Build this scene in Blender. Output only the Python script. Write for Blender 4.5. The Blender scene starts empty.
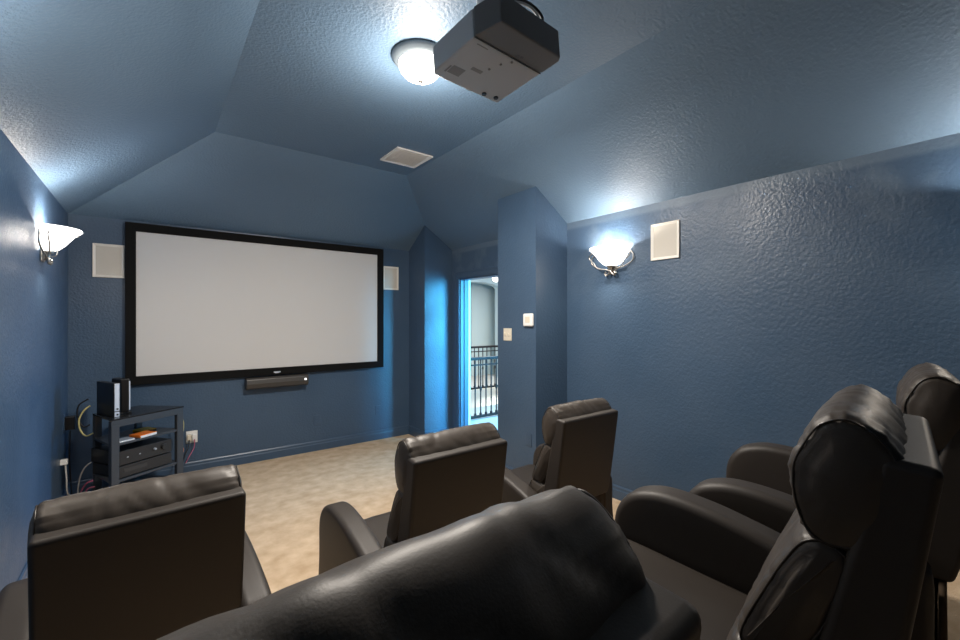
import bpy, bmesh, math, random
from mathutils import Vector, Matrix, noise
PI = math.pi
C = bpy.context.scene.collection
SC = bpy.context.scene

# ------------------------------------------------------------------ camera
FPX = 427.5
YAW = math.radians(37.53)
CAM_H = 1.52
cd = bpy.data.cameras.new('camera')
cd.sensor_width = 36.0
cd.lens = FPX / 960 * 36.0
cd.clip_start = 0.01
cd.shift_y = -0.4 / 960
cam = bpy.data.objects.new('camera', cd)
C.objects.link(cam)
cam.location = (0, 0, CAM_H)
cam.rotation_euler = (PI / 2, 0, -YAW)
SC.camera = cam

# ------------------------------------------------------------------ world, exposure
SC.view_settings.view_transform = 'Standard'
SC.view_settings.look = 'None'
SC.view_settings.gamma = 1.0
SC.view_settings.exposure = 1.36
w = bpy.data.worlds.new('world')
SC.world = w
w.use_nodes = True
w.node_tree.nodes['Background'].inputs[0].default_value = (0.55, 0.72, 1.0, 1)
w.node_tree.nodes['Background'].inputs[1].default_value = 0.3

SCONCE_W = 8.0
SCONCE_DOWN_W = 1.5
DOME_W = 15.0
HALL_W = 34.0


def area(name, loc, target, size, watts, col, size_y=None):
    l = bpy.data.lights.new(name, 'AREA')
    l.energy = watts
    l.color = col
    l.size = size
    if size_y:
        l.shape = 'RECTANGLE'
        l.size_y = size_y
    o = bpy.data.objects.new(name, l)
    C.objects.link(o)
    o.location = loc
    o.rotation_euler = (Vector(target) - Vector(loc)).to_track_quat('-Z', 'Y').to_euler()
    return o


# daylight from the stair hall window that falls through the open door
area('hall_daylight', (4.35, 1.35, 1.45), (2.85, 4.75, 0.85), 1.7, HALL_W, (0.08, 0.58, 1.0), 2.0).data.spread = math.radians(52)
area('hall_window_daylight', (6.2, 4.35, 1.7), (0, 4.0, 1.3), 1.4, 85, (0.13, 0.52, 1.0), 1.8)
area('hall_fill_light', (6.2, 6.6, 2.5), (6.2, 6.9, 0), 1.6, 45, (1.0, 0.93, 0.82))  # unseen warm panel added to light up the hall
area('lower_hall_fill', (6.5, 6.3, -0.4), (6.5, 6.9, -2.7), 1.6, 34, (0.75, 0.9, 1.0))  # unseen panel added in the stairwell to brighten the lower floor

# ------------------------------------------------------------------ materials


def mat(name, col, rough=0.5, metal=0.0, spec=0.5, emit=0.0, ecol=None):
    m = bpy.data.materials.new(name)
    m.use_nodes = True
    b = m.node_tree.nodes['Principled BSDF']
    b.inputs['Base Color'].default_value = (*col, 1)
    b.inputs['Roughness'].default_value = rough
    b.inputs['Metallic'].default_value = metal
    b.inputs['Specular IOR Level'].default_value = spec
    if emit:
        b.inputs['Emission Color'].default_value = (*(ecol or col), 1)
        b.inputs['Emission Strength'].default_value = emit
    return m


def nodes(m):
    return m.node_tree.nodes, m.node_tree.links, m.node_tree.nodes['Principled BSDF']


def add_noise_bump(m, scale, strength, dist, detail=3, stretch=None, kind='noise'):
    n, l, b = nodes(m)
    tc = n.new('ShaderNodeTexCoord')
    mp = n.new('ShaderNodeMapping')
    if stretch:
        mp.inputs['Scale'].default_value = stretch
    l.new(tc.outputs['Object'], mp.inputs['Vector'])
    if kind == 'noise':
        t = n.new('ShaderNodeTexNoise')
        t.inputs['Scale'].default_value = scale
        t.inputs['Detail'].default_value = detail
        out = t.outputs['Fac']
    else:
        t = n.new('ShaderNodeTexVoronoi')
        t.feature = 'SMOOTH_F1'
        t.inputs['Scale'].default_value = scale
        out = t.outputs['Distance']
    l.new(mp.outputs['Vector'], t.inputs['Vector'])
    bp = n.new('ShaderNodeBump')
    bp.inputs['Strength'].default_value = strength
    bp.inputs['Distance'].default_value = dist
    l.new(out, bp.inputs['Height'])
    if b.inputs['Normal'].links:
        l.new(b.inputs['Normal'].links[0].from_socket, bp.inputs['Normal'])
    l.new(bp.outputs['Normal'], b.inputs['Normal'])
    return m


def add_mottle(m, c1, c2, scale, detail=4, lo=0.35, hi=0.65, target='Base Color'):
    n, l, b = nodes(m)
    tc = n.new('ShaderNodeTexCoord')
    t = n.new('ShaderNodeTexNoise')
    t.inputs['Scale'].default_value = scale
    t.inputs['Detail'].default_value = detail
    l.new(tc.outputs['Object'], t.inputs['Vector'])
    r = n.new('ShaderNodeValToRGB')
    r.color_ramp.elements[0].position = lo
    r.color_ramp.elements[1].position = hi
    if target == 'Base Color':
        r.color_ramp.elements[0].color = (*c1, 1)
        r.color_ramp.elements[1].color = (*c2, 1)
    else:
        r.color_ramp.elements[0].color = (c1, c1, c1, 1)
        r.color_ramp.elements[1].color = (c2, c2, c2, 1)
    l.new(t.outputs['Fac'], r.inputs['Fac'])
    l.new(r.outputs['Color'], b.inputs[target])
    return m


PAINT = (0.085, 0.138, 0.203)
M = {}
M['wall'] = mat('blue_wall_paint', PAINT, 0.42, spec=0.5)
add_mottle(M['wall'], (0.048, 0.089, 0.152), (0.055, 0.099, 0.166), 1.7)  # one paint with the ceiling, darkened to stand for dimmer light on the walls
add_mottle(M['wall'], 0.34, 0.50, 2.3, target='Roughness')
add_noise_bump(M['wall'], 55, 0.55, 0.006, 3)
M['ceiling'] = mat('blue_paint_lit_ceiling', PAINT, 0.5, spec=0.45)
add_mottle(M['ceiling'], (0.106, 0.172, 0.252), (0.116, 0.184, 0.266), 1.1)  # wall paint again, the stronger light overhead put into its colour
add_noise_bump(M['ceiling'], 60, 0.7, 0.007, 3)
M['trim'] = mat('blue_trim_paint', (0.049, 0.09, 0.153), 0.35)
M['carpet'] = mat('beige_carpet', (0.6, 0.45, 0.28), 0.95, spec=0.1)
add_mottle(M['carpet'], (0.50, 0.36, 0.23), (0.68, 0.53, 0.37), 9.0, 8, 0.3, 0.7)
add_noise_bump(M['carpet'], 240, 0.8, 0.006, 2)
M['leather'] = mat('dark_brown_leather', (0.046, 0.036, 0.028), 0.5, spec=0.5)
add_mottle(M['leather'], 0.44, 0.56, 6.0, target='Roughness')
add_noise_bump(M['leather'], 420, 0.12, 0.0012, 2)
add_noise_bump(M['leather'], 11, 0.32, 0.014, 1)
M['leather_flat'] = mat('smooth_brown_leather', (0.025, 0.0192, 0.015), 0.55, spec=0.5)
add_noise_bump(M['leather_flat'], 420, 0.12, 0.0012, 2)
M['piping'] = mat('leather_piping', (0.03, 0.024, 0.019), 0.35)
M['skirt'] = mat('brown_skirt_fabric', (0.075, 0.052, 0.033), 0.85, spec=0.2)
M['black'] = mat('black_plastic', (0.008, 0.008, 0.009), 0.35)
M['velvet'] = mat('black_frame_velvet', (0.004, 0.004, 0.004), 0.8, spec=0.2)
M['cabinet'] = mat('dark_grey_lacquer', (0.045, 0.052, 0.062), 0.35)
M['cabinet_top'] = mat('smoked_top', (0.012, 0.013, 0.015), 0.2)
M['screen'] = mat('screen_fabric', (0.63, 0.628, 0.625), 0.9, spec=0.1)
M['speaker_frame'] = mat('cream_frame', (0.80, 0.77, 0.70), 0.45)
M['speaker_grille'] = mat('cream_grille', (0.62, 0.585, 0.52), 0.7)
add_noise_bump(M['speaker_grille'], 300, 0.4, 0.001, 0)
M['almond'] = mat('almond_plastic', (0.72, 0.66, 0.54), 0.4)
M['white'] = mat('white_plastic', (0.82, 0.82, 0.80), 0.4)
M['vent'] = mat('white_vent', (0.82, 0.80, 0.77), 0.4)
M['proj'] = mat('charcoal_projector', (0.41, 0.42, 0.43), 0.42)
add_noise_bump(M['proj'], 500, 0.1, 0.001, 0)
M['proj_dark'] = mat('dark_projector_back', (0.12, 0.115, 0.11), 0.45)
M['proj_mark'] = mat('projector_marking', (0.22, 0.22, 0.22), 0.5)
M['nickel'] = mat('brushed_nickel', (0.45, 0.42, 0.38), 0.32, 1.0)
M['glass_lit'] = mat('lit_alabaster_glass', (0.9, 0.88, 0.84), 0.3, emit=1.3, ecol=(1, 0.97, 0.92))
M['dome_lit'] = mat('lit_dome_glass', (0.9, 0.88, 0.85), 0.3, emit=1.8, ecol=(1, 0.97, 0.93))
M['lamp_base'] = mat('pale_grey_metal', (0.20, 0.24, 0.27), 0.4)
M['iron'] = mat('black_iron', (0.012, 0.011, 0.011), 0.45)
M['hall_cream'] = mat('cream_hall_paint', (0.74, 0.66, 0.52), 0.8)
M['hall_blue'] = mat('pale_hall_paint', (0.60, 0.70, 0.70), 0.8)
M['hall_white'] = mat('white_hall_trim', (0.75, 0.80, 0.84), 0.5)
M['hall_floor'] = mat('pale_hall_carpet', (0.62, 0.62, 0.60), 0.95)
M['cable_y'] = mat('yellow_cable', (0.55, 0.50, 0.22), 0.5)
M['cable_p'] = mat('pink_cable', (0.50, 0.12, 0.22), 0.5)
M['cable_w'] = mat('white_cable', (0.7, 0.7, 0.68), 0.5)
M['cable_k'] = mat('black_cable', (0.01, 0.01, 0.012), 0.5)
M['cable_o'] = mat('orange_cable', (0.6, 0.2, 0.08), 0.5)
M['orange'] = mat('orange_cover', (0.85, 0.20, 0.02), 0.4)
M['yellow'] = mat('yellow_cover', (0.75, 0.50, 0.03), 0.4)
M['silver'] = mat('silver_plastic', (0.42, 0.47, 0.53), 0.35, 0.3)
M['grey'] = mat('grey_plastic', (0.045, 0.042, 0.04), 0.4)
M['recv'] = mat('receiver_face', (0.022, 0.023, 0.025), 0.3)
M['led'] = mat('small_white_light', (0.9, 0.9, 0.9), 0.3, emit=1.5)
M['bezel_silver'] = mat('pale_bezel', (0.6, 0.66, 0.75), 0.25)

# right wall: the same paint with lighter cut-in strokes and touch-ups under the ceiling
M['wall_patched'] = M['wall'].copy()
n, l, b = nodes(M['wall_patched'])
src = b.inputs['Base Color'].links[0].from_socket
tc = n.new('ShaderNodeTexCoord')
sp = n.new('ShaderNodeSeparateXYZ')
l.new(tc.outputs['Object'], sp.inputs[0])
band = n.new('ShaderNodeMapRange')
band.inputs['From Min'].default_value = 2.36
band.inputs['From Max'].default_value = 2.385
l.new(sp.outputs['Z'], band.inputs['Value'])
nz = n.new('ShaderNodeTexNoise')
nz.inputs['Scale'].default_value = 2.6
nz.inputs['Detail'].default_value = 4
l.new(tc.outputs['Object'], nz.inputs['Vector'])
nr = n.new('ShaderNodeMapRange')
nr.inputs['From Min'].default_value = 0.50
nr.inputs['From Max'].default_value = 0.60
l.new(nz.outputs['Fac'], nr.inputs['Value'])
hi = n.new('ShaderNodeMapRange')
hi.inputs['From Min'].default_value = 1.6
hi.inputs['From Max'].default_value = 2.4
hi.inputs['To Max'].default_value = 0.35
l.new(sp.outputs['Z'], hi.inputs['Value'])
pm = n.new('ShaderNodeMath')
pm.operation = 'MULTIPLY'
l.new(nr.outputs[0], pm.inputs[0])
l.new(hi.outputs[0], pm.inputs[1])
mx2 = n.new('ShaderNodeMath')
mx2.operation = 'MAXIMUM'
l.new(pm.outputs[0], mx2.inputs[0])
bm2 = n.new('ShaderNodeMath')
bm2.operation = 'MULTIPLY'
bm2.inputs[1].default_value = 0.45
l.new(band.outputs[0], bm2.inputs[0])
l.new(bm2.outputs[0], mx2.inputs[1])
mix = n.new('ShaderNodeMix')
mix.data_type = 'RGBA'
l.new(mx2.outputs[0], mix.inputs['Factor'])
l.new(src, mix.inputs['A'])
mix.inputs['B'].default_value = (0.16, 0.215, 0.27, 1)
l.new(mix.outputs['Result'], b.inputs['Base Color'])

# ------------------------------------------------------------------ mesh helpers


def tag(o, label=None, cat=None, group=None, kind=None):
    if label:
        o['label'] = label
    if cat:
        o['category'] = cat
    if group:
        o['group'] = group
    if kind:
        o['kind'] = kind
    return o


def obj(name, bm, m, parent=None, smooth=False, bevel=0.0, auto=None):
    bmesh.ops.recalc_face_normals(bm, faces=bm.faces[:])
    me = bpy.data.meshes.new(name)
    bm.to_mesh(me)
    bm.free()
    mats = m if isinstance(m, (list, tuple)) else [m]
    for x in mats:
        me.materials.append(x)
    if smooth:
        for p in me.polygons:
            p.use_smooth = True
    o = bpy.data.objects.new(name, me)
    C.objects.link(o)
    if parent:
        o.parent = parent
    if bevel:
        bv = o.modifiers.new('bevel', 'BEVEL')
        bv.width = bevel
        bv.segments = 2
        bv.limit_method = 'ANGLE'
    return o


def empty(name, loc=(0, 0, 0), rot=(0, 0, 0), label=None, cat=None, group=None, kind=None):
    o = bpy.data.objects.new(name, None)
    C.objects.link(o)
    o.location = loc
    o.rotation_euler = rot
    o.empty_display_size = 0.1
    return tag(o, label, cat, group, kind)


def box(bm, x0, x1, y0, y1, z0, z1, mi=0, M4=None):
    vs = [Vector((x, y, z)) for x in (x0, x1) for y in (y0, y1) for z in (z0, z1)]
    if M4:
        vs = [M4 @ v for v in vs]
    v = [bm.verts.new(p) for p in vs]
    for f in ((0, 1, 3, 2), (4, 6, 7, 5), (0, 4, 5, 1), (2, 3, 7, 6), (0, 2, 6, 4), (1, 5, 7, 3)):
        fc = bm.faces.new([v[i] for i in f])
        fc.material_index = mi
    return bm


def B(*a, **k):
    return box(bmesh.new(), *a, **k)


def poly(bm, pts, mi=0):
    f = bm.faces.new([bm.verts.new(p) for p in pts])
    f.material_index = mi
    return f


def prism(bm, pts, z0, z1):
    """vertical prism over a plan polygon; z1 may be a function of x, y"""
    zf = z1 if callable(z1) else (lambda x, y: z1)
    a = [bm.verts.new((x, y, z0)) for x, y in pts]
    b = [bm.verts.new((x, y, zf(x, y))) for x, y in pts]
    n = len(pts)
    bm.faces.new(a)
    bm.faces.new(b)
    for i in range(n):
        bm.faces.new((a[i], a[(i + 1) % n], b[(i + 1) % n], b[i]))
    return bm


def lathe(bm, prof, ang0=0, ang1=2 * PI, n=32, cx=0, cy=0, cap=False):
    closed = abs(ang1 - ang0 - 2 * PI) < 1e-6
    k = n if closed else n + 1
    rings = []
    for i in range(k):
        a = ang0 + (ang1 - ang0) * i / n
        rings.append([bm.verts.new((cx + r * math.cos(a), cy + r * math.sin(a), z)) for r, z in prof])
    for i in range(k if closed else k - 1):
        A, Bq = rings[i], rings[(i + 1) % k]
        for j in range(len(prof) - 1):
            try:
                bm.faces.new((A[j], Bq[j], Bq[j + 1], A[j + 1]))
            except ValueError:
                pass
    bmesh.ops.remove_doubles(bm, verts=bm.verts[:], dist=1e-5)
    return bm


def tube(bm, pts, r, n=8, closed=False, taper=None):
    pts = [Vector(p) for p in pts]
    rings = []
    up = Vector((0, 0, 1))
    N = len(pts)
    last = None
    for i, p in enumerate(pts):
        a = pts[(i - 1) % N] if (i > 0 or closed) else p
        b = pts[(i + 1) % N] if (i < N - 1 or closed) else p
        d = (b - a).normalized()
        if last is None:
            s = d.cross(up)
            if s.length < 1e-3:
                s = d.cross(Vector((1, 0, 0)))
        else:
            s = last - d * last.dot(d)
        s.normalize()
        last = s
        t = d.cross(s)
        rr = r * (taper(i / (N - 1)) if taper else 1)
        rings.append([bm.verts.new(p + (s * math.cos(2 * PI * j / n) + t * math.sin(2 * PI * j / n)) * rr) for j in range(n)])
    for i in range(N if closed else N - 1):
        A, Bq = rings[i], rings[(i + 1) % N]
        for j in range(n):
            bm.faces.new((A[j], A[(j + 1) % n], Bq[(j + 1) % n], Bq[j]))
    if not closed:
        bm.faces.new(rings[0][::-1])
        bm.faces.new(rings[-1])
    return bm


def spline(ctrl, n=8, closed=False):
    P = [Vector(p) for p in ctrl]
    N = len(P)
    out = []
    segs = N if closed else N - 1
    for i in range(segs):
        if closed:
            a, b, c, d = P[(i - 1) % N], P[i], P[(i + 1) % N], P[(i + 2) % N]
        else:
            a, b, c, d = P[max(i - 1, 0)], P[i], P[i + 1], P[min(i + 2, N - 1)]
        for k in range(n):
            t = k / n
            out.append(0.5 * ((2 * b) + (c - a) * t + (2 * a - 5 * b + 4 * c - d) * t * t + (3 * b - a - 3 * c + d) * t ** 3))
    if not closed:
        out.append(P[-1])
    return out


def cyl(bm, cx, cy, z0, z1, r, n=20):
    return lathe(bm, [(0, z0), (r, z0), (r, z1), (0, z1)], n=n, cx=cx, cy=cy)


# ------------------------------------------------------------------ room numbers
XL, XR, YF, YB = -0.574, 3.134, 5.094, -3.0
SP, FL = 2.434, 3.07
FX1, FX2, FY, FYB = 0.415, 2.174, 4.131, -2.0
BX, BY = 2.721, 4.683
PX, PY1, PY2 = 2.718, 2.72, 3.249
DY0, DY1, DZ = 3.68, 4.50, 2.045
RISER, RY = 0.34, 1.15
T = 0.12


def cz(x, y):
    return min(FL, SP + (XR - x) * (FL - SP) / (XR - FX2), SP + (YF - y) * (FL - SP) / (YF - FY),
               SP + (x - XL) * (FL - SP) / (FX1 - XL))


def struct(name, bm, m, **k):
    return tag(obj(name, bm, m, **k), kind='structure')


def structure():
    struct('floor', B(XL - T, XR + T, YB - T, YF + T, -0.12, 0), M['carpet'])
    struct('floor_riser', B(XL + 0.001, XR - 0.001, YB + 0.001, RY, 0.0, RISER), M['carpet'], bevel=0.012)
    struct('wall_left', B(XL - T, XL, YB - T, YF + T, 0, SP + 0.01), M['wall'])
    struct('wall_front', B(XL, XR, YF, YF + T, 0, SP + 0.01), M['wall'])
    struct('wall_back', B(XL, XR, YB - T, YB, 0, SP + 0.01), M['wall'])
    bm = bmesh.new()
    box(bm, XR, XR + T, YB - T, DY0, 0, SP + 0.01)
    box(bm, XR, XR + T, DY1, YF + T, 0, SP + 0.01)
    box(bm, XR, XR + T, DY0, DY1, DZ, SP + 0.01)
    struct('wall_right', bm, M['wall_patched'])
    # corner bump-out by the screen wall: top follows the hipped ceiling
    bm = bmesh.new()
    zt = lambda x, y: cz(x, y) + 0.01
    v = [bm.verts.new((x, y, z)) for x, y, z in (
        (BX, BY, 0), (XR, BY, 0), (XR, YF, 0), (BX, YF, 0),
        (BX, BY, zt(BX, BY)), (XR, BY, zt(XR, BY)), (XR, YF, zt(XR, YF)), (BX, YF, zt(BX, YF)))]
    for f in ((0, 1, 5, 4), (3, 0, 4, 7), (1, 2, 6, 5), (2, 3, 7, 6), (4, 5, 6), (4, 6, 7), (0, 3, 2, 1)):
        bm.faces.new([v[i] for i in f])
    struct('wall_corner', bm, M['wall'])
    bm = prism(bmesh.new(), [(PX, PY1), (XR, PY1), (XR, PY2), (PX, PY2)], 0, lambda x, y: cz(x, y) + 0.01)
    struct('wall_pilaster', bm, M['wall'])
    # tray ceiling
    bm = bmesh.new()
    o8 = [(XL, YB), (XR, YB), (XR, YF), (XL, YF)]
    i8 = [(FX1, FYB), (FX2, FYB), (FX2, FY), (FX1, FY)]
    lo = [bm.verts.new((x, y, SP)) for x, y in o8]
    hi = [bm.verts.new((x, y, FL)) for x, y in i8]
    lo2 = [bm.verts.new((x + (T if x > 0 else -T), y + (T if y > 0 else -T), SP)) for x, y in o8]
    hi2 = [bm.verts.new((x, y, FL + T)) for x, y in i8]
    for k in range(4):
        j = (k + 1) % 4
        bm.faces.new((lo[k], lo[j], hi[j], hi[k]))
        bm.faces.new((lo2[k], lo2[j], hi2[j], hi2[k]))
        bm.faces.new((lo[k], lo[j], lo2[j], lo2[k]))
    bm.faces.new(hi)
    bm.faces.new(hi2)
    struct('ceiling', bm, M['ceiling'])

    # baseboards with a stepped top, one run per wall
    def base(name, a, b, nrm):
        a, b, nrm = Vector(a), Vector(b), Vector(nrm)
        bm = bmesh.new()
        pr = [(0, 0), (0.014, 0), (0.014, 0.075), (0.010, 0.085), (0.010, 0.105), (0.004, 0.115), (0, 0.115)]
        A = [bm.verts.new((a.x + nrm.x * t, a.y + nrm.y * t, z)) for t, z in pr]
        Bq = [bm.verts.new((b.x + nrm.x * t, b.y + nrm.y * t, z)) for t, z in pr]
        for k in range(len(pr)):
            j = (k + 1) % len(pr)
            bm.faces.new((A[k], A[j], Bq[j], Bq[k]))
        bm.faces.new(A)
        bm.faces.new(Bq)
        struct(name, bm, M['trim'])
    e = 0.001
    base('baseboard_front', (XL, YF - e), (BX, YF - e), (0, -1))
    base('baseboard_left', (XL + e, RY), (XL + e, YF - 0.015), (1, 0))
    base('baseboard_corner', (BX - e, BY), (BX - e, YF - 0.015), (-1, 0))
    base('baseboard_nook', (BX, BY - e), (XR, BY - e), (0, -1))
    base('baseboard_right', (XR - e, RY), (XR - e, PY1), (-1, 0))
    base('baseboard_pilaster', (PX - e, PY1), (PX - e, PY2), (-1, 0))
    base('baseboard_pilaster_end', (PX, PY1 - e), (XR - 0.015, PY1 - e), (0, -1))
    # door: casing, jamb, open slab
    d = empty('door_1', (0, 0, 0), kind='structure')
    bm = bmesh.new()
    for x0, x1 in ((XR - 0.018, XR),):
        box(bm, x0, x1, DY1, DY1 + 0.085, 0, DZ + 0.0)
        box(bm, x0, x1, DY0 - 0.085, DY0, 0, DZ + 0.0)
        box(bm, x0, x1, DY0 - 0.085, DY1 + 0.085, DZ, DZ + 0.085)
        box(bm, x0 - 0.006, x0, DY1 + 0.06, DY1 + 0.085, 0, DZ + 0.06)
        box(bm, x0 - 0.006, x0, DY0 - 0.085, DY1 + 0.085, DZ + 0.06, DZ + 0.085)
    obj('door_casing', bm, M['trim'], d, bevel=0.003)
    bm = bmesh.new()
    box(bm, XR, XR + T, DY1 - 0.018, DY1, 0, DZ)
    box(bm, XR, XR + T, DY0, DY0 + 0.018, 0, DZ)
    box(bm, XR, XR + T, DY0, DY1, DZ - 0.018, DZ)
    box(bm, XR + 0.05, XR + 0.07, DY1 - 0.03, DY1 - 0.018, 0, DZ - 0.018)
    obj('door_jamb', bm, M['trim'], d)
    s = obj('door_slab', B(XR + T + 0.012, XR + T + 0.05, DY1 + 0.004, DY1 + 0.80, 0.01, DZ - 0.01), M['hall_white'], d, bevel=0.002)
    for z in (0.25, 1.0, 1.80):
        bm = bmesh.new()
        cyl(bm, XR + T + 0.006, DY1 - 0.004, z, z + 0.09, 0.007, 10)
        obj('hinge', bm, M['nickel'], s)
    # stair hall beyond the door
    hx = XR + T
    bm = B(hx, 11.0, -0.5, 5.30, -0.30, -0.005)
    struct('floor_hall', bm, M['hall_floor'])
    struct('trim_1', B(hx, 11.0, 5.30, 5.34, -0.34, 0.02), M['hall_white'])
    struct('floor_landing', B(hx, 11.0, 7.35, 11.0, -0.32, -0.005), M['hall_floor'])
    struct('trim_2', B(hx, 11.0, 7.31, 7.35, -0.36, 0.02), M['hall_cream'])
    struct('floor_lower', B(hx, 11.0, 4.0, 11.0, -2.85, -2.75), M['hall_white'])
    struct('wall_lower', B(hx, 11.0, 8.2, 8.3, -2.75, -0.32), M['hall_blue'])
    struct('wall_hall_far', B(hx, 7.6, 10.2, 10.3, 0, 3.3), M['hall_cream'])
    struct('wall_hall_nook', B(6.85, 11.0, 9.3, 9.4, 0, 3.3), M['hall_blue'])
    struct('wall_hall_end', B(10.9, 11.0, -0.5, 10.2, -2.75, 3.3), M['hall_cream'])
    struct('ceiling_hall', B(hx, 11.0, -0.5, 11.0, 3.3, 3.4), M['hall_blue'])
    # arched opening across the landing
    bm = bmesh.new()
    x0, x1, zs, rise, yy = 5.95, 7.30, 2.33, 0.14, 8.6
    n = 24
    arc = [(x0 + (x1 - x0) * k / n, zs + rise * math.sqrt(max(0, 1 - (2 * k / n - 1) ** 2))) for k in range(n + 1)]
    for side, y in ((0, yy), (1, yy + 0.25)):
        for k in range(n):
            (xa, za), (xb, zb) = arc[k], arc[k + 1]
            poly(bm, [(xa, y, za), (xb, y, zb), (xb, y, 3.3), (xa, y, 3.3)])
    for k in range(n):
        (xa, za), (xb, zb) = arc[k], arc[k + 1]
        poly(bm, [(xa, yy, za), (xb, yy, zb), (xb, yy + 0.25, zb), (xa, yy + 0.25, za)])
    box(bm, hx, x0, yy, yy + 0.25, 0, 3.3)
    box(bm, x1, 11.0, yy, yy + 0.25, 0, 3.3)
    struct('wall_hall_arch', bm, M['hall_blue'])


structure()


# ------------------------------------------------------------------ stair railings
def railing(y, x0, x1, step, label, group, cat='railing', base_rail=False):
    t = empty('stair_railing', (x0, y, 0), label=label, cat=cat)
    L = x1 - x0
    obj('handrail', B(0, L, -0.03, 0.03, 0.90, 0.945), M['iron'], t, bevel=0.008)
    obj('upper_rail', B(0, L, -0.015, 0.015, 0.815, 0.835), M['iron'], t)
    obj('bottom_rail', B(0, L, -0.022, 0.022, 0.015, 0.05), M['iron'], t)
    k = 0
    x = step / 2
    while x < L:
        bm = B(x - 0.0075, x + 0.0075, -0.0075, 0.0075, 0.04, 0.90)
        if k % 3 == 1:
            for j in range(6):
                rr = [0.008, 0.017, 0.022, 0.022, 0.017, 0.008]
            lathe(bm, [(0, 0.40), (0.012, 0.42), (0.02, 0.455), (0.012, 0.49), (0, 0.51)], n=8, cx=x)
        box(bm, x - 0.014, x + 0.014, -0.014, 0.014, 0.04, 0.085)
        obj('baluster', bm, M['iron'], t)
        x += step
        k += 1
    return t


railing(5.22, 3.55, 5.15, 0.105, 'black iron stair railing nearest the doorway in the bright hall', None)
railing(7.40, 4.9, 7.1, 0.115, 'black iron railing farther off, across the stairwell beneath the arch', None)

# small hall ceiling lamp glowing at the edge of the doorway
hl = empty('hall_lamp', (6.56, 7.9, 2.52), label='small glowing hall lamp seen through top of the doorway', cat='lamp')
obj('lamp_shade', lathe(bmesh.new(), [(0, -0.10), (0.05, -0.09), (0.09, -0.05), (0.10, 0), (0, 0)], n=20), M['dome_lit'], hl, smooth=True)
obj('stem', cyl(bmesh.new(), 0, 0, 0, 0.78, 0.012, 10), M['nickel'], hl)

# ------------------------------------------------------------------ projection screen
SX0, SX1, SZ0, SZ1 = -0.192, 2.336, 0.918, 2.413
scr = empty('projection_screen', ((SX0 + SX1) / 2, YF, SZ0), label='large blank white projection screen in a black frame on front wall', cat='screen')
cx = (SX0 + SX1) / 2


def frame_bm(x0, x1, z0, z1, w_, y0, y1, wb=None):
    bm = bmesh.new()
    outer = [(x0, z0), (x1, z0), (x1, z1), (x0, z1)]
    inner = [(x0 + w_, z0 + w_), (x1 - w_, z0 + w_), (x1 - w_, z1 - w_), (x0 + w_, z1 - w_)]
    vs = {}
    for nme, pts, y in (('of', outer, y0), ('if', inner, y0 + 0.006), ('ob', outer, y1), ('ib', inner, y1)):
        vs[nme] = [bm.verts.new((x, y, z)) for x, z in pts]
    for k in range(4):
        j = (k + 1) % 4
        bm.faces.new((vs['of'][k], vs['of'][j], vs['if'][j], vs['if'][k]))
        bm.faces.new((vs['ob'][k], vs['ob'][j], vs['ib'][j], vs['ib'][k]))
        bm.faces.new((vs['of'][k], vs['of'][j], vs['ob'][j], vs['ob'][k]))
        bm.faces.new((vs['if'][k], vs['if'][j], vs['ib'][j], vs['ib'][k]))
    return bm


obj('screen_frame', frame_bm(SX0 - cx, SX1 - cx, 0, SZ1 - SZ0, 0.078, -0.045, -0.002), M['velvet'], scr, bevel=0.003)
obj('screen_surface', B(SX0 - cx + 0.07, SX1 - cx - 0.07, -0.025, -0.02, 0.07, SZ1 - SZ0 - 0.07), M['screen'], scr)
bm = bmesh.new()
box(bm, -0.035, 0.035, -0.0475, -0.0455, 0.025, 0.038)
box(bm, -0.024, 0.022, -0.0475, -0.0455, 0.019, 0.025)
o = obj('frame_badge', bm, M['bezel_silver'], scr)
o['label'] = 'small silver badge'
o.location.x = 0.015

# centre speaker under the screen
cs = empty('centre_speaker', (1.09, YF, 0.845), label='slim black centre speaker mounted under the projection screen', cat='speaker')
bm = bmesh.new()
pr = [(-0.002, -0.06), (-0.085, -0.06), (-0.11, -0.045), (-0.118, 0.0), (-0.11, 0.045), (-0.085, 0.06), (-0.002, 0.06)]
for x in (-0.31, 0.31):
    pass
A = [bm.verts.new((-0.31, y, z)) for y, z in pr]
Bq = [bm.verts.new((0.31, y, z)) for y, z in pr]
for k in range(len(pr)):
    j = (k + 1) % len(pr)
    bm.faces.new((A[k], A[j], Bq[j], Bq[k]))
bm.faces.new(A)
bm.faces.new(Bq)
obj('speaker_body', bm, M['grey'], cs, bevel=0.006)
bm = lathe(bmesh.new(), [(0, 0), (0.010, 0), (0.010, 0.003), (0, 0.003)], n=14)
bmesh.ops.rotate(bm, verts=bm.verts[:], cent=(0, 0, 0), matrix=Matrix.Rotation(PI / 2, 3, 'X'))
bmesh.ops.translate(bm, verts=bm.verts[:], vec=(0.275, -0.118, 0.012))
obj('indicator_badge', bm, M['led'], cs)


# ------------------------------------------------------------------ in-wall speakers, plates
def wall_speaker(loc, rot, w_, h_, label):
    t = empty('wall_speaker', loc, (0, 0, rot), label=label, cat='speaker', group='cream in-wall speakers')
    obj('speaker_frame', frame_bm(-w_ / 2, w_ / 2, -h_ / 2, h_ / 2, 0.022, -0.016, -0.001), M['speaker_frame'], t, bevel=0.002)
    obj('grille', B(-w_ / 2 + 0.02, w_ / 2 - 0.02, -0.010, -0.004, -h_ / 2 + 0.02, h_ / 2 - 0.02), M['speaker_grille'], t)
    return t


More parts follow.
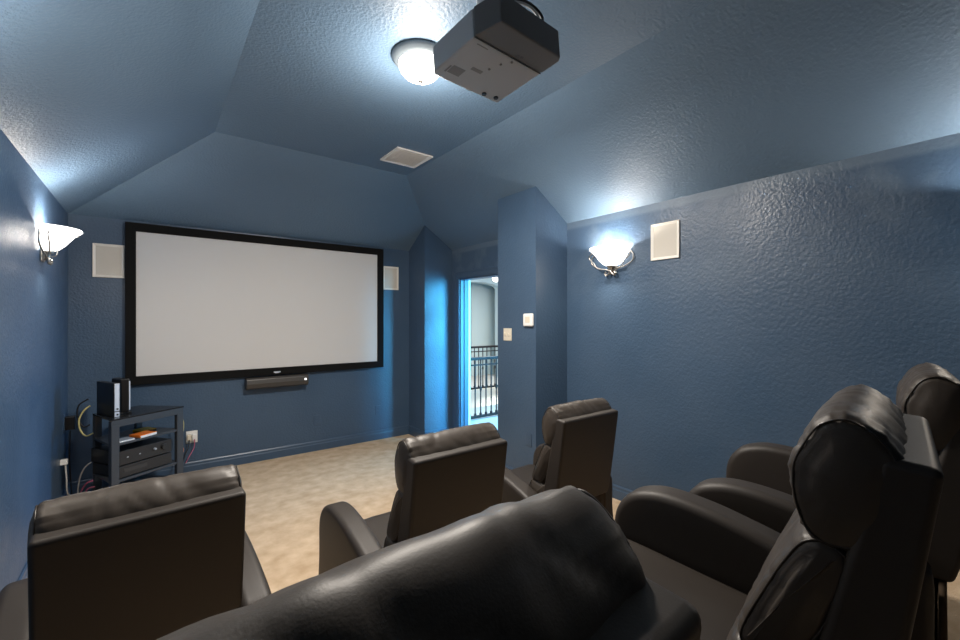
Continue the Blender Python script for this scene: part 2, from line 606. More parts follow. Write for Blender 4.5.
wall_speaker((-0.306, YF, 2.048), 0, 0.218, 0.300, 'cream in-wall speaker left of the projection screen')
wall_speaker((2.455, YF, 2.055), 0, 0.210, 0.300, 'cream in-wall speaker right of the projection screen')
wall_speaker((XR, 1.738, 2.125), -PI / 2, 0.228, 0.282, 'cream in-wall speaker beside the sconce on right wall')


def plate(name, loc, rot, w_, h_, m, label, cat, kind='outlet', group=None):
    t = empty(name, loc, (0, 0, rot), label=label, cat=cat, group=group)
    obj('cover_plate', B(-w_ / 2, w_ / 2, -0.007, -0.0005, -h_ / 2, h_ / 2), m, t, bevel=0.003)
    if kind == 'outlet':
        for z in (-0.022, 0.022):
            obj('socket', B(-0.016, 0.016, -0.0095, -0.007, z - 0.014, z + 0.014), m, t, bevel=0.003)
    elif kind == 'switch':
        for x in (-0.023, 0.023):
            obj('rocker', B(x - 0.006, x + 0.006, -0.016, -0.007, -0.013, 0.013), m, t, bevel=0.002)
    return t


plate('wall_outlet', (1.524, YF, 0.353), 0, 0.072, 0.115, M['trim'], 'blue painted outlet on front wall, below the centre speaker', 'outlet', group='blue painted outlets')
plate('wall_outlet', (2.28, YF, 0.372), 0, 0.072, 0.115, M['trim'], 'blue painted outlet near the right end of front wall', 'outlet', group='blue painted outlets')
plate('wall_outlet', (PX, 2.808, 0.43), -PI / 2, 0.072, 0.115, M['trim'], 'blue painted outlet low on the pilaster beside the doorway', 'outlet', group='blue painted outlets')
plate('wall_outlet', (0.315, YF, 0.36), 0, 0.095, 0.118, M['white'], 'white double outlet on front wall with plugs in it, right of the rack', 'outlet')
plate('light_switch', (PX, 3.098, 1.377), -PI / 2, 0.115, 0.118, M['almond'], 'almond double light switch on the pilaster by the doorway', 'switch', 'switch')
th = empty('thermostat', (PX, 2.80, 1.517), (0, 0, -PI / 2), label='square white thermostat above the light switch on the pilaster', cat='thermostat')
obj('thermostat_body', B(-0.062, 0.062, -0.028, -0.001, -0.058, 0.058), M['white'], th, bevel=0.012)
obj('thermostat_face', B(-0.03, 0.03, -0.031, -0.027, -0.025, 0.03), M['almond'], th, bevel=0.004)

# ------------------------------------------------------------------ ceiling vent
vt = empty('ceiling_vent', (1.93, 3.668, FL), (0, 0, 0), label='white square air vent in the flat blue ceiling', cat='vent')
bm = frame_bm(-0.185, 0.185, -0.185, 0.185, 0.03, -0.014, -0.001)
bmesh.ops.rotate(bm, verts=bm.verts[:], cent=(0, 0, 0), matrix=Matrix.Rotation(PI / 2, 3, 'X'))
for v in bm.verts:
    v.co.z = -abs(v.co.z)
obj('vent_frame', bm, M['vent'], vt)
obj('vent_backing', B(-0.16, 0.16, -0.16, 0.16, -0.004, -0.001), M['vent'], vt)
for k in range(11):
    y = -0.14 + k * 0.028
    bm = bmesh.new()
    rot = Matrix.Translation((0, y, -0.009)) @ Matrix.Rotation(math.radians(28), 4, 'X')
    box(bm, -0.158, 0.158, -0.012, 0.012, -0.001, 0.001, M4=rot)
    obj('vent_slat', bm, M['vent'], vt)

# ------------------------------------------------------------------ ceiling dome light
DX, DY = 1.258, 2.215
dl = empty('ceiling_light', (DX, DY, FL), label='round glass dome ceiling light with nickel base, behind the projector', cat='ceiling light')
obj('lamp_base', lathe(bmesh.new(), [(0, -0.001), (0.165, -0.001), (0.168, -0.012), (0.155, -0.024), (0.15, -0.035), (0.132, -0.045), (0, -0.045)], n=40), M['lamp_base'], dl, smooth=True)
obj('glass_dome', lathe(bmesh.new(), [(0.128, -0.045), (0.128, -0.06), (0.118, -0.085), (0.098, -0.108), (0.07, -0.126), (0.035, -0.136), (0, -0.139)], n=40), M['dome_lit'], dl, smooth=True)
obj('finial', lathe(bmesh.new(), [(0, -0.136), (0.014, -0.138), (0.016, -0.146), (0.009, -0.152), (0.010, -0.158), (0, -0.164)], n=16), M['nickel'], dl, smooth=True)
l = bpy.data.lights.new('dome_bulb', 'POINT')
l.energy = DOME_W
l.color = (1, 0.91, 0.81)
l.shadow_soft_size = 0.12
lo = bpy.data.objects.new('dome_bulb', l)
C.objects.link(lo)
lo.location = (0, 0, -0.29)
lo.parent = dl
l = bpy.data.lights.new('dome_glow', 'AREA')
l.shape = 'DISK'
l.size = 0.24
l.energy = 34.0
l.color = (1, 0.91, 0.81)
lo = bpy.data.objects.new('dome_glow', l)
C.objects.link(lo)
lo.location = (0, 0, -0.17)
lo.parent = dl


# ------------------------------------------------------------------ wall sconces
def sconce(loc, rot, label):
    """local +y points into the room, wall plane at y = 0, rim at z = 0"""
    t = empty('wall_sconce', loc, (0, 0, rot), label=label, cat='wall lamp', group='half-bowl wall sconces')
    prof = [(0.0, -0.158), (0.045, -0.155), (0.075, -0.140), (0.105, -0.110), (0.130, -0.075), (0.152, -0.045), (0.168, -0.034),
            (0.190, -0.012), (0.187, -0.002), (0.180, -0.004), (0.160, -0.026), (0.145, -0.042), (0.122, -0.075), (0.098, -0.106), (0.070, -0.132), (0.04, -0.147), (0, -0.150)]
    g = obj('glass_bowl', lathe(bmesh.new(), prof, 0.0, PI, 28, cy=0.012), M['glass_lit'], t, smooth=True)
    bm = tube(bmesh.new(), [(0.168 * math.cos(a), 0.012 + 0.168 * math.sin(a), -0.037) for a in [PI * k / 28 for k in range(29)]], 0.0035, 6)
    obj('rim_band', bm, M['nickel'], t, smooth=True)
    bm = bmesh.new()
    for s in (-1, 1):
        for q in (0, 1):
            pts = spline([(s * 0.17, 0.015 + q * 0.05, -0.035), (s * 0.205, 0.02 + q * 0.04, -0.07), (s * (0.20 - q * 0.05), 0.02 + q * 0.04, -0.125),
                          (s * 0.12, 0.025 + q * 0.03, -0.168), (s * 0.04, 0.03 + q * 0.01, -0.185), (s * 0.01, 0.03, -0.20)], 6)
            tube(bm, pts, 0.0055 - q * 0.0015, 8)
        pts = spline([(-s * 0.004, 0.03, -0.185), (s * 0.012, 0.035, -0.215), (s * 0.04, 0.04, -0.235), (s * 0.052, 0.042, -0.218), (s * 0.04, 0.042, -0.205)], 6)
        tube(bm, pts, 0.008, 8)
    obj('scroll_arm', bm, M['nickel'], t, smooth=True)
    bm = lathe(bmesh.new(), [(0, -0.150), (0.038, -0.152), (0.030, -0.166), (0.012, -0.172), (0.012, -0.20), (0.018, -0.21), (0, -0.222)], n=16, cy=0.03)
    obj('bowl_cup', bm, M['nickel'], t, smooth=True)
    obj('back_plate', B(-0.045, 0.045, 0.0005, 0.012, -0.225, -0.06), M['nickel'], t, bevel=0.005)
    l = bpy.data.lights.new('sconce_bulb', 'POINT')
    l.energy = SCONCE_W
    l.color = (1, 0.91, 0.81)
    l.shadow_soft_size = 0.03
    b = bpy.data.objects.new('sconce_bulb', l)
    C.objects.link(b)
    b.location = (0, 0.13, -0.055)
    b.parent = t
    l = bpy.data.lights.new('sconce_glow', 'AREA')
    l.shape = 'DISK'
    l.size = 0.2
    l.energy = SCONCE_DOWN_W
    l.color = (1, 0.86, 0.70)
    b = bpy.data.objects.new('sconce_glow', l)
    C.objects.link(b)
    b.location = (0, 0.15, -0.19)
    b.rotation_euler = (math.radians(35), 0, 0)
    b.parent = t
    return t


sconce((XR, 2.21, 2.132), PI / 2, 'alabaster half-bowl sconce on right wall beside the in-wall speaker')
sconce((XL, 3.97, 2.125), -PI / 2, 'alabaster half-bowl sconce on left wall near the screen')
sconce((XR, -0.06, 2.132), PI / 2, 'alabaster half-bowl sconce on right wall above the rear recliners')
sconce((XL, 1.85, 2.125), -PI / 2, 'alabaster half-bowl sconce on left wall above the front recliners')

# ------------------------------------------------------------------ projector
pj = empty('projector', (1.229, 1.539, 2.65), (math.radians(-4.5), 0, math.radians(3.2)),
           label='charcoal ceiling projector hanging from a short pole', cat='projector')


def rounded_slab(x0, x1, y0, y1, z0, z1, ch, top_in=0.0):
    """box with chamfered plan corners"""
    pts = [(x0 + ch, y0), (x1 - ch, y0), (x1, y0 + ch), (x1, y1 - ch), (x1 - ch, y1), (x0 + ch, y1), (x0, y1 - ch), (x0, y0 + ch)]
    return prism(bmesh.new(), pts, z0, z1)


obj('projector_body', prism(bmesh.new(), [(-0.205, -0.146), (0.198, -0.146), (0.198, 0.152), (-0.195, 0.152), (-0.21, 0.13)], 0.0, 0.125), M['proj'], pj, bevel=0.008)
bm = bmesh.new()
pts = [(-0.203, -0.1465), (0.197, -0.1465), (0.203, -0.16), (0.203, -0.25), (0.185, -0.272), (-0.170, -0.272)]
prism(bm, pts, 0.003, 0.13)
obj('cable_cover', bm, M['proj_dark'], pj, bevel=0.006)
bm = bmesh.new()
box(bm, -0.203, 0.197, -0.1475, -0.1445, -0.0008, 0.0015)
obj('cover_seam', bm, M['black'], pj)
bm = lathe(bmesh.new(), [(0, 0), (0.052, 0), (0.058, 0.012), (0.058, 0.02), (0.045, 0.02), (0.04, 0.005), (0, 0.005)], n=28)
bmesh.ops.rotate(bm, verts=bm.verts[:], cent=(0, 0, 0), matrix=Matrix.Rotation(-PI / 2, 3, 'X'))
bmesh.ops.translate(bm, verts=bm.verts[:], vec=(0.02, 0.146, 0.07))
obj('lens_ring', bm, M['black'], pj, smooth=False)
for x, y in ((-0.02, -0.165), (0.0, -0.172)):
    bm = cyl(bmesh.new(), x + 0.045, y, 0.003, 0.01, 0.009, 14)
    obj('screw', bm, M['black'], pj)
for x, y in ((0.155, 0.115), (0.085, 0.125)):
    bm = cyl(bmesh.new(), x, y, -0.006, 0.0, 0.012, 14)
    obj('foot', bm, M['black'], pj)
for x, y in ((0.03, -0.125), (0.0, -0.085), (-0.02, -0.03)):
    obj('screw', cyl(bmesh.new(), x, y, -0.0025, 0.0, 0.006, 10), M['proj_mark'], pj)
for q in ((-0.165, -0.10, 0.04, 0.095), (-0.178, -0.170, 0.05, 0.10), (-0.17, -0.11, -0.125, -0.12), (-0.09, -0.03, 0.0, 0.02)):
    obj('underside_label', B(*q, -0.0008, 0.0002), M['proj_mark'], pj)
bm = bmesh.new()
for k, wd in enumerate((0.008, 0.008, 0.006, 0.008, 0.009)):
    x = 0.02 + k * 0.012
    box(bm, x, x + 0.002, -0.2712, -0.2698, 0.075, 0.087)
    box(bm, x, x + wd, -0.2712, -0.2698, 0.075, 0.0775)
    if k != 3:
        box(bm, x, x + wd, -0.2712, -0.2698, 0.0845, 0.087)
obj('maker_mark', bm, M['proj_mark'], pj)
pj_in = pj.matrix_world
bm = cyl(bmesh.new(), 0.0, 0.02, 0.125, 0.41, 0.022, 20)
obj('mount_pole', bm, M['white'], pj, smooth=False)
bm = cyl(bmesh.new(), 0.0, 0.02, 0.125, 0.145, 0.07, 24)
for a in range(4):
    an = a * PI / 2 + PI / 4
    tube(bm, [(0, 0.02, 0.137), (0.13 * math.cos(an), 0.02 + 0.11 * math.sin(an), 0.128)], 0.008, 6)
obj('mount_bracket', bm, M['black'], pj)
bm = tube(bmesh.new(), spline([(0.085, -0.235, 0.128), (0.075, -0.25, 0.155), (0.03, -0.24, 0.185), (-0.03, -0.20, 0.20), (-0.05, -0.08, 0.24), (-0.02, 0.0, 0.33)], 8), 0.006, 8)
obj('power_cable', bm, M['cable_w'], pj, smooth=True)
bm = tube(bmesh.new(), spline([(0.105, -0.235, 0.128), (0.095, -0.255, 0.16), (0.04, -0.235, 0.205), (-0.02, -0.19, 0.225), (-0.04, -0.07, 0.27), (-0.01, 0.01, 0.34)], 8), 0.007, 8)
obj('video_cable', bm, M['cable_k'], pj, smooth=True)


# ------------------------------------------------------------------ recliners
def loft(prof_ctrl, x0, x1, rnd, nst=26, seg=5, wr=0.0, seed=0, pucker=0.0, bulge=0.008, crease=0.0, belly=0.0, smoothp=True):
    """closed y-z profile swept along x with rounded, slightly bulged ends"""
    P = [Vector((0, y, z)) for y, z in prof_ctrl]
    if smoothp:
        pr = spline(P, seg, closed=True)
    else:
        pr = P
    n = len(pr)
    cen = sum(pr, Vector()) / n
    nrm = []
    area_ = sum(pr[i].y * pr[(i + 1) % n].z - pr[(i + 1) % n].y * pr[i].z for i in range(n))
    sg = 1 if area_ > 0 else -1
    for i in range(n):
        d = pr[(i + 1) % n] - pr[i - 1]
        nrm.append(Vector((0, d.z * sg, -d.y * sg)).normalized())
    W = x1 - x0
    xs = []
    for k in range(7):
        xs.append(rnd * (1 - math.cos(PI / 2 * k / 6)))
    mid = [rnd + (W - 2 * rnd) * k / nst for k in range(1, nst)]
    st = xs + mid + [W - x for x in reversed(xs)]
    bm = bmesh.new()
    rings = []
    for dx in st:
        d = min(dx, W - dx)
        ins = rnd * (1 - math.sqrt(max(0, 1 - ((rnd - d) / rnd) ** 2))) if d < rnd else 0
        ring = []
        for i, p in enumerate(pr):
            q = p - nrm[i] * ins
            disp = belly * (1 - (2 * dx / W - 1) ** 2) - belly * 0.5
            if wr:
                s = i / n * 2 * PI
                disp += wr * noise.noise(Vector((dx * 7 + seed * 7.1, math.cos(s) * 1.3, math.sin(s) * 1.3)))
                disp += wr * 0.6 * noise.noise(Vector((dx * 22 + seed, p.y * 9 + dx * 12, p.z * 9)))
            if pucker:
                disp += pucker * math.exp(-d / 0.07) * math.sin(i / n * 2 * PI * 13 + 2.2 * math.sin(i * 0.7 + seed)) * min(1, d / 0.012)
            if crease:
                v_ = noise.noise(Vector((dx * 16 + p.z * 14 + seed, dx * 5 - p.z * 5, p.y * 6)))
                disp -= crease * max(0.0, 1 - abs(v_) * 4) ** 1.3
            q = q + nrm[i] * disp
            ring.append(bm.verts.new((x0 + dx, q.y, q.z)))
        rings.append(ring)
    for a in range(len(rings) - 1):
        for i in range(n):
            j = (i + 1) % n
            bm.faces.new((rings[a][i], rings[a][j], rings[a + 1][j], rings[a + 1][i]))
    for ring, sx in ((rings[0], -1), (rings[-1], 1)):
        prev = ring
        for f_, b_ in ((0.8, 0.55), (0.5, 0.85)):
            nx = []
            for v in ring:
                c = Vector((v.co.x, cen.y, cen.z))
                q = c + (v.co - c) * f_
                q.x = ring[0].co.x + sx * bulge * b_
                nx.append(bm.verts.new(q))
            for i in range(n):
                j = (i + 1) % n
                bm.faces.new((prev[i], prev[j], nx[j], nx[i]))
            prev = nx
        c = bm.verts.new((ring[0].co.x + sx * bulge, cen.y, cen.z))
        for i in range(n):
            bm.faces.new((prev[i], prev[(i + 1) % n], c))
    pipes = []
    for xx, sx in ((x0 + rnd * 0.25, -1), (x1 - rnd * 0.25, 1)):
        ins = rnd * (1 - math.sqrt(1 - 0.75 ** 2)) - 0.001 + belly * 0.45
        pipes.append([Vector((xx, (pr[i] - nrm[i] * ins).y, (pr[i] - nrm[i] * ins).z)) for i in range(n)])
    return bm, pipes


def piping(pipes, r, parent):
    for p in pipes:
        obj('piping', tube(bmesh.new(), p, r, 6, closed=True), M['piping'], parent, smooth=True)


HEAD = [(0.046, 0.850), (0.036, 0.910), (0.042, 0.955), (0.070, 0.998), (0.112, 1.022), (0.155, 1.006), (0.182, 0.962), (0.197, 0.915), (0.192, 0.850), (0.170, 0.800), (0.130, 0.785), (0.080, 0.800)]
LUMB = [(0.100, 0.770), (0.140, 0.806), (0.180, 0.795), (0.212, 0.745), (0.242, 0.680), (0.272, 0.610), (0.282, 0.565), (0.260, 0.545), (0.190, 0.555), (0.130, 0.650)]
LOWR = [(0.170, 0.545), (0.220, 0.562), (0.278, 0.562), (0.305, 0.520), (0.322, 0.460), (0.318, 0.410), (0.270, 0.385), (0.200, 0.400), (0.160, 0.470)]
SHELL = [(0.000, 0.955), (0.075, 0.962), (0.125, 0.740), (0.178, 0.500), (0.185, 0.420), (0.085, 0.415), (0.065, 0.490), (0.032, 0.720)]
ARM = [(0.130, 0.070), (0.130, 0.300), (0.130, 0.440), (0.145, 0.485), (0.200, 0.512), (0.290, 0.540), (0.380, 0.563), (0.480, 0.583), (0.580, 0.594), (0.660, 0.590), (0.735, 0.562), (0.780, 0.508), (0.797, 0.440), (0.797, 0.300), (0.797, 0.070), (0.600, 0.060), (0.300, 0.060)]
SEAT = [(0.200, 0.350), (0.300, 0.380), (0.500, 0.400), (0.690, 0.418), (0.760, 0.418), (0.805, 0.395), (0.812, 0.345), (0.780, 0.295), (0.600, 0.280), (0.300, 0.265), (0.200, 0.285)]
FOOT = [(0.775, 0.100), (0.775, 0.265), (0.790, 0.285), (0.820, 0.280), (0.830, 0.200), (0.820, 0.110), (0.800, 0.095)]


def make_recliner(seed, label):
    t = empty('recliner', label=label, cat='recliner', group='dark brown leather theatre recliners')
    bm = bmesh.new()
    pr = SHELL
    A = [bm.verts.new((-0.25, y, z)) for y, z in pr]
    Bq = [bm.verts.new((0.25, y, z)) for y, z in pr]
    for k in range(len(pr)):
        j = (k + 1) % len(pr)
        bm.faces.new((A[k], A[j], Bq[j], Bq[k]))
    bm.faces.new(A)
    bm.faces.new(Bq)
    s = obj('back_shell', bm, M['leather_flat'], t, smooth=True, bevel=0.016)
    s.modifiers[0].segments = 4
    s.modifiers[0].harden_normals = True
    s.modifiers[0].angle_limit = math.radians(40)
    bm, pp = loft(HEAD, -0.248, 0.248, 0.026, 40, 6, wr=0.0035, seed=seed, pucker=0.0026, bulge=0.010, crease=0.0032, belly=0.006)
    h = obj('headrest', bm, M['leather'], t, smooth=True)
    piping(pp, 0.0022, h)
    bm, pp = loft(LUMB, -0.245, 0.245, 0.028, 36, 6, wr=0.004, seed=seed + 3, pucker=0.0025, bulge=0.008, crease=0.002, belly=0.008)
    h = obj('upper_back_cushion', bm, M['leather'], t, smooth=True)
    piping(pp, 0.0022, h)
    bm, pp = loft(LOWR, -0.245, 0.245, 0.028, 36, 6, wr=0.004, seed=seed + 5, pucker=0.0025, bulge=0.008, crease=0.002, belly=0.008)
    h = obj('lower_back_cushion', bm, M['leather'], t, smooth=True)
    piping(pp, 0.0022, h)
    bm, pp = loft(SEAT, -0.246, 0.246, 0.022, 24, 4, wr=0.004, seed=seed + 9, bulge=0.0)
    h = obj('seat_cushion', bm, M['leather_flat'], t, smooth=True)
    piping(pp, 0.0022, h)
    bm, pp = loft(FOOT, -0.243, 0.243, 0.015, 12, 4, bulge=0.0)
    obj('footrest', bm, M['leather_flat'], t, smooth=True)
    for sx in (-1, 1):
        x0, x1 = (0.262, 0.375) if sx > 0 else (-0.375, -0.262)
        bm, pp = loft(ARM, x0, x1, 0.028, 10, 4, bulge=0.002, wr=0.001, seed=seed)
        a = obj('armrest', bm, M['leather_flat'], t, smooth=True)
    bm = B(-0.24, 0.24, 0.16, 0.765, 0.035, 0.255)
    obj('base', bm, M['black'], t)
    # gathered fabric skirt hanging below the back shell
    bm = bmesh.new()
    n = 60
    prev = None
    for k in range(n + 1):
        x = -0.245 + 0.49 * k / n
        y = 0.100 + 0.007 * math.sin(k * 0.9) + 0.004 * math.sin(k * 2.3 + 1)
        cur = [bm.verts.new((x, y, 0.06)), bm.verts.new((x, 0.098 + (y - 0.1) * 0.3, 0.43)), bm.verts.new((x, y + 0.012, 0.43)), bm.verts.new((x, y + 0.012, 0.06))]
        if prev:
            for q in range(4):
                bm.faces.new((prev[q], prev[(q + 1) % 4], cur[(q + 1) % 4], cur[q]))
        else:
            bm.faces.new(cur)
        prev = cur
    bm.faces.new(prev[::-1])
    o = obj('rear_skirt', bm, M['skirt'], t, smooth=True)
    o['label'] = 'brown gathered fabric skirt'
    for sx in (-1, 1):
        for y in (0.18, 0.72):
            obj('leg', cyl(bmesh.new(), sx * 0.315, y, 0.0, 0.065, 0.022, 14), M['black'], t)
    return t


def place(t, x, y, z, deg):
    t.location = (x, y, z)
    t.rotation_euler = (0, 0, math.radians(deg))


def dup_tree(o, parent=None):
    c = o.copy()
    C.objects.link(c)
    if parent:
        c.parent = parent
    for ch in o.children:
        dup_tree(ch, c)
    return c


chair_a = make_recliner(1, 'dark brown recliner at the left end of the front row, before the equipment rack')
place(chair_a, 0.0, 1.560, 0, 4.0)
chair_b = make_recliner(7, 'dark brown recliner in the middle of the front row')
place(chair_b, 1.075, 1.498, 0, 0.8)
chair_f1 = make_recliner(13, 'dark brown recliner whose headrest fills the bottom foreground')
place(chair_f1, 0.101, 0.139, RISER, 4.0)
spots = [
    (chair_a, 2.062, 1.584, 0, -0.5, 'dark brown recliner at the right end of the front row, near the doorway pilaster'),
    (chair_b, 1.178, 0.115, RISER, 8.0, 'rear-row recliner in the right foreground, its dark side towards the camera'),
    (chair_f1, 2.087, 0.099, RISER, 9.0, 'rear-row recliner cut by the right edge of the photo, next to right wall'),
]
for src, x, y, z, dg, lab in spots:
    c = dup_tree(src)
    c['label'] = lab
    place(c, x, y, z, dg)

# ------------------------------------------------------------------ equipment rack and what stands on it
RA = math.atan2(0.31, 0.469)
rack = empty('media_rack', (-0.247, 4.324, 0), (0, 0, RA), label='dark grey open media rack with shelves in the front left corner', cat='media rack')
WF = 0.562
DP = 0.40
IN = 0.10      # how much each side tapers inwards towards the back
shelf_plan = [(0, 0), (WF, 0), (WF - IN, DP), (IN, DP)]
obj('rack_top', prism(bmesh.new(), [(-0.005, -0.005), (WF + 0.005, -0.005), (WF - IN, DP), (IN, DP)], 0.738, 0.75), M['cabinet_top'], rack, bevel=0.002)
bm = bmesh.new()
box(bm, 0, WF, -0.004, 0.03, 0.685, 0.738)
obj('front_rail', bm, M['cabinet'], rack, bevel=0.002)
for x0 in (0.0, WF - 0.055):
    obj('leg', B(x0, x0 + 0.055, -0.006, 0.03, 0, 0.70), M['cabinet'], rack, bevel=0.002)
for x0 in (IN, WF - IN - 0.05):
    obj('leg', B(x0, x0 + 0.05, DP - 0.03, DP, 0, 0.738), M['cabinet'], rack, bevel=0.002)
SH = (0.555, 0.268, 0.125)
for z in SH:
    obj('shelf', prism(bmesh.new(), [(0.004, 0.0), (WF - 0.004, 0.0), (WF - IN, DP - 0.01), (IN, DP - 0.01)], z - 0.018, z), M['cabinet'], rack, bevel=0.002)
RM = Matrix.Translation((-0.247, 4.324, 0)) @ Matrix.Rotation(RA, 4, 'Z')


def on_rack(name, x, y, z, label, cat, dz=0, group=None):
    p = RM @ Vector((x, y, z))
    return empty(name, p, (0, 0, RA + dz), label=label, cat=cat, group=group)


# top: console standing upright and a router
t = on_rack('game_console', 0.105, 0.075, 0.7505, 'tall black box with pale front edge standing on top of the rack', 'game console', dz=math.radians(-8))
obj('console_body', B(-0.04, 0.005, 0.0, 0.28, 0.0, 0.265), M['black'], t, bevel=0.004)
bm = bmesh.new()
box(bm, -0.036, -0.004, -0.006, -0.0005, 0.045, 0.262)
box(bm, -0.036, -0.004, -0.006, -0.0005, 0.0, 0.038)
obj('front_bezel', bm, M['bezel_silver'], t, bevel=0.002)
for z in (0.062, 0.018):
    obj('button', B(-0.024, -0.012, -0.009, -0.006, z - 0.006, z + 0.006), M['black'], t)
t = on_rack('router', 0.190, 0.215, 0.7505, 'slim black router with curved pale edge beside the console on the rack', 'router', dz=math.radians(-8))
bm = bmesh.new()
pts = [(-0.03, -0.08), (0.02, -0.10), (0.035, -0.07), (0.035, 0.07), (0.02, 0.09), (-0.03, 0.07)]
prism(bm, pts, 0.012, 0.285)
obj('router_body', bm, M['black'], t, bevel=0.008)
obj('side_strip', B(0.020, 0.032, -0.094, -0.078, 0.03, 0.265), M['bezel_silver'], t, bevel=0.003)
obj('stand', B(-0.045, 0.05, -0.08, 0.08, 0.0, 0.013), M['black'], t, bevel=0.004)

# first shelf: cases and discs
z0 = SH[0] + 0.0005
for x, y, dx, dy, h, m, lab, nm, ct in (
        (0.12, 0.06, 0.11, 0.10, 0.012, 'silver', 'flat silver gadget at the left of the top open shelf', 'media_player', 'media player'),
        (0.27, 0.06, 0.14, 0.115, 0.022, 'orange', 'orange case lying on the top open shelf of the rack', 'game_case', 'case'),
        (0.37, 0.20, 0.12, 0.12, 0.020, 'yellow', 'yellow case lying behind the orange one on the rack shelf', 'game_case', 'case')):
    t = on_rack(nm, x, y, z0, lab, ct, dz=math.radians(random.Random(int(x * 99)).uniform(-14, 14)))
    obj('case_cover', B(-dx / 2, dx / 2, -dy / 2, dy / 2, 0.002, h), M[m], t, bevel=0.002)
    obj('case_edge', B(-dx / 2 + 0.003, dx / 2 - 0.001, -dy / 2 - 0.0005, dy / 2, 0.0, h - 0.004), M['white'] if m != 'yellow' else M['black'], t)

# second shelf: receiver on a player
z1 = SH[1] + 0.0005


def av_box(name, x, w_, y0, d_, z, h_, label, knobs):
    t = on_rack(name, x, y0, z, label, 'receiver' if knobs else 'media player')
    obj('chassis', B(0, w_, 0, d_, 0.006, h_), M['black'], t, bevel=0.002)
    obj('front_panel', B(-0.002, w_ + 0.002, -0.008, 0.0, 0.008, h_ + 0.002), M['recv'], t, bevel=0.002)
    for fx in (0.03, w_ - 0.03):
        for fy in (0.03, d_ - 0.03):
            obj('foot', cyl(bmesh.new(), fx, fy, 0, 0.007, 0.012, 10), M['black'], t)
    if knobs:
        for kx, kr in ((w_ - 0.065, 0.024), (w_ - 0.14, 0.010)):
            bm = lathe(bmesh.new(), [(0, 0), (kr, 0), (kr * 0.9, 0.016), (0, 0.016)], n=20)
            bmesh.ops.rotate(bm, verts=bm.verts[:], cent=(0, 0, 0), matrix=Matrix.Rotation(PI / 2, 3, 'X'))
            bmesh.ops.translate(bm, verts=bm.verts[:], vec=(kx, -0.008, h_ * 0.6))
            obj('knob', bm, M['silver'] if kr < 0.02 else M['recv'], t, smooth=False)
        for kx in (0.05, 0.14, 0.26):
            obj('button', B(kx, kx + 0.012, -0.010, -0.008, h_ * 0.5, h_ * 0.5 + 0.008), M['silver'], t)
    else:
        obj('disc_tray', B(0.03, w_ * 0.5, -0.010, -0.008, h_ * 0.45, h_ * 0.75), M['grey'], t)
    return t


av_box('disc_player', 0.068, 0.40, 0.02, 0.32, z1, 0.095, 'black disc player under the receiver in the rack', False)
av_box('receiver', 0.068, 0.40, 0.02, 0.34, z1 + 0.0975, 0.115, 'black receiver with knobs on the middle shelf of the rack', True)
# bottom shelf: laptop
t = on_rack('laptop', 0.20, 0.13, SH[2] + 0.0005, 'closed silver laptop on the lowest visible shelf of the rack', 'laptop')
obj('laptop_base', B(-0.11, 0.15, -0.10, 0.12, 0.0, 0.014), M['silver'], t, bevel=0.003)
obj('laptop_lid', B(-0.11, 0.15, -0.10, 0.12, 0.0145, 0.022), M['silver'], t, bevel=0.003)


# ------------------------------------------------------------------ cables round the rack
def cable(name, pts, r, m, label, group='cables around the media rack'):
    o = obj(name, tube(bmesh.new(), spline(pts, 8), r, 7), M[m], smooth=True)
    return tag(o, label, 'cable', group)


cable('cable', [(-0.375, 4.66, 0.60), (-0.42, 4.66, 0.585), (-0.455, 4.67, 0.64), (-0.46, 4.67, 0.72), (-0.43, 4.67, 0.79), (-0.395, 4.68, 0.82)], 0.006, 'cable_y', 'yellow cable looping out behind the left of the rack')
cable('cable', [(-0.40, 4.72, 0.66), (-0.44, 4.72, 0.65), (-0.475, 4.74, 0.72), (-0.47, 4.74, 0.82), (-0.41, 4.73, 0.87)], 0.006, 'cable_k', 'black cable looping behind the yellow one near the rack')
cable('cable', [(-0.39, 4.68, 0.36), (-0.43, 4.70, 0.32), (-0.46, 4.72, 0.24), (-0.475, 4.74, 0.12), (-0.47, 4.72, 0.02)], 0.005, 'cable_w', 'pale cable dropping to floor behind the rack')
cable('cable', [(-0.375, 4.64, 0.22), (-0.41, 4.64, 0.21), (-0.445, 4.66, 0.15), (-0.46, 4.68, 0.06), (-0.44, 4.62, 0.02)], 0.006, 'cable_p', 'pink cable low at the left of the rack')
cable('cable', [(-0.36, 4.60, 0.18), (-0.40, 4.60, 0.175), (-0.43, 4.61, 0.11), (-0.44, 4.62, 0.04), (-0.41, 4.55, 0.02)], 0.005, 'cable_p', 'second pink cable low at the left of the rack, nearest the floor')
cable('cable', [(0.22, 4.86, 0.62), (0.235, 4.87, 0.55), (0.23, 4.88, 0.47), (0.20, 4.88, 0.42)], 0.007, 'cable_y', 'pale yellow cable bundle seen through the right side of the rack')
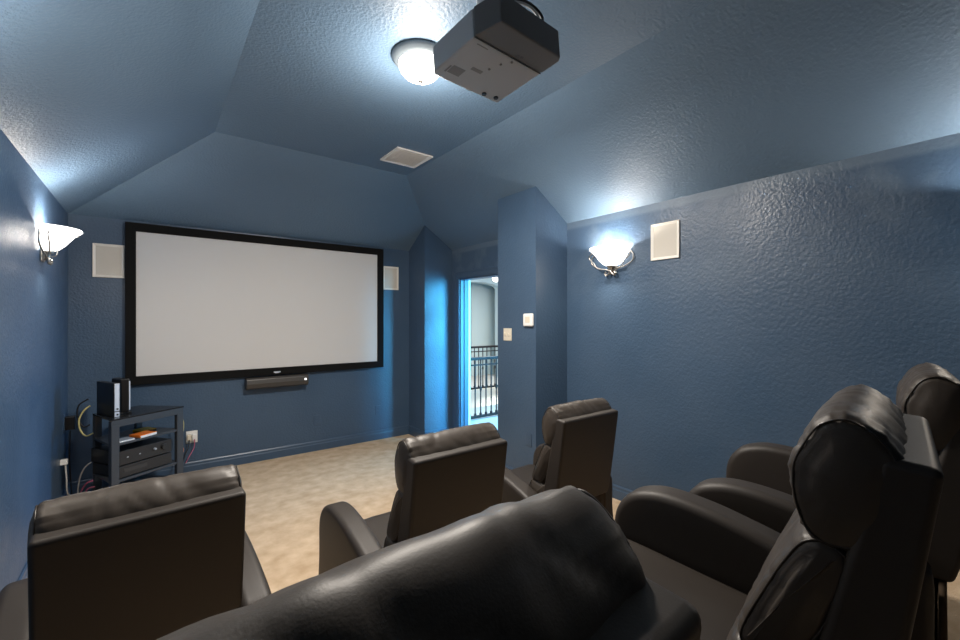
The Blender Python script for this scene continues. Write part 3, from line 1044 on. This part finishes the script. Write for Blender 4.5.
cable('cable', [(0.16, 4.86, 0.18), (0.21, 4.87, 0.23), (0.235, 4.88, 0.29), (0.225, 4.89, 0.34)], 0.006, 'cable_o', 'orange cable seen low through the right side of the rack')
cable('cable', [(0.292, YF - 0.055, 0.345), (0.285, YF - 0.07, 0.28), (0.25, YF - 0.10, 0.20), (0.23, YF - 0.12, 0.10), (0.22, YF - 0.13, 0.02)], 0.005, 'cable_k', 'black cord hanging from the white outlet')
cable('cable', [(0.334, YF - 0.055, 0.345), (0.33, YF - 0.07, 0.27), (0.29, YF - 0.10, 0.20), (0.26, YF - 0.11, 0.14)], 0.004, 'cable_p', 'thin reddish cord hanging from the white outlet')
cable('cable', [(XL + 0.04, 4.88, 0.60), (XL + 0.035, 4.9, 0.5), (XL + 0.03, 4.93, 0.3), (XL + 0.05, 4.9, 0.012)], 0.005, 'cable_k', 'black cord running down left wall behind the rack')
cable('cable', [(XL + 0.03, 4.70, 0.37), (XL + 0.035, 4.72, 0.25), (XL + 0.04, 4.75, 0.12), (XL + 0.10, 4.78, 0.012)], 0.006, 'cable_w', 'white cord dropping from the small plug on left wall')
p = empty('power_adapter', (XL, 4.88, 0.66), (0, 0, PI / 2), label='black power adapter plugged in on left wall near the corner', cat='power adapter')
obj('adapter_body', B(-0.035, 0.035, -0.07, -0.008, -0.05, 0.06), M['black'], p, bevel=0.006)
obj('outlet_plate', B(-0.04, 0.04, -0.008, -0.0005, -0.07, 0.08), M['trim'], p, bevel=0.003)
p = empty('power_adapter', (XL, 4.70, 0.39), (0, 0, PI / 2), label='small white plug low on left wall near the rack', cat='power adapter')
obj('adapter_body', B(-0.02, 0.02, -0.045, -0.0005, -0.02, 0.02), M['white'], p, bevel=0.004)
for x, m in ((0.292, 'almond'), (0.334, 'white')):
    p = empty('power_plug', (x, YF - 0.0105, 0.36), label=('almond' if m == 'almond' else 'white') + ' plug in the %s half of the white outlet' % ('left' if m == 'almond' else 'right'), cat='plug')
    obj('plug_body', B(-0.018, 0.018, -0.035, 0, -0.03, 0.03), M[m], p, bevel=0.005)
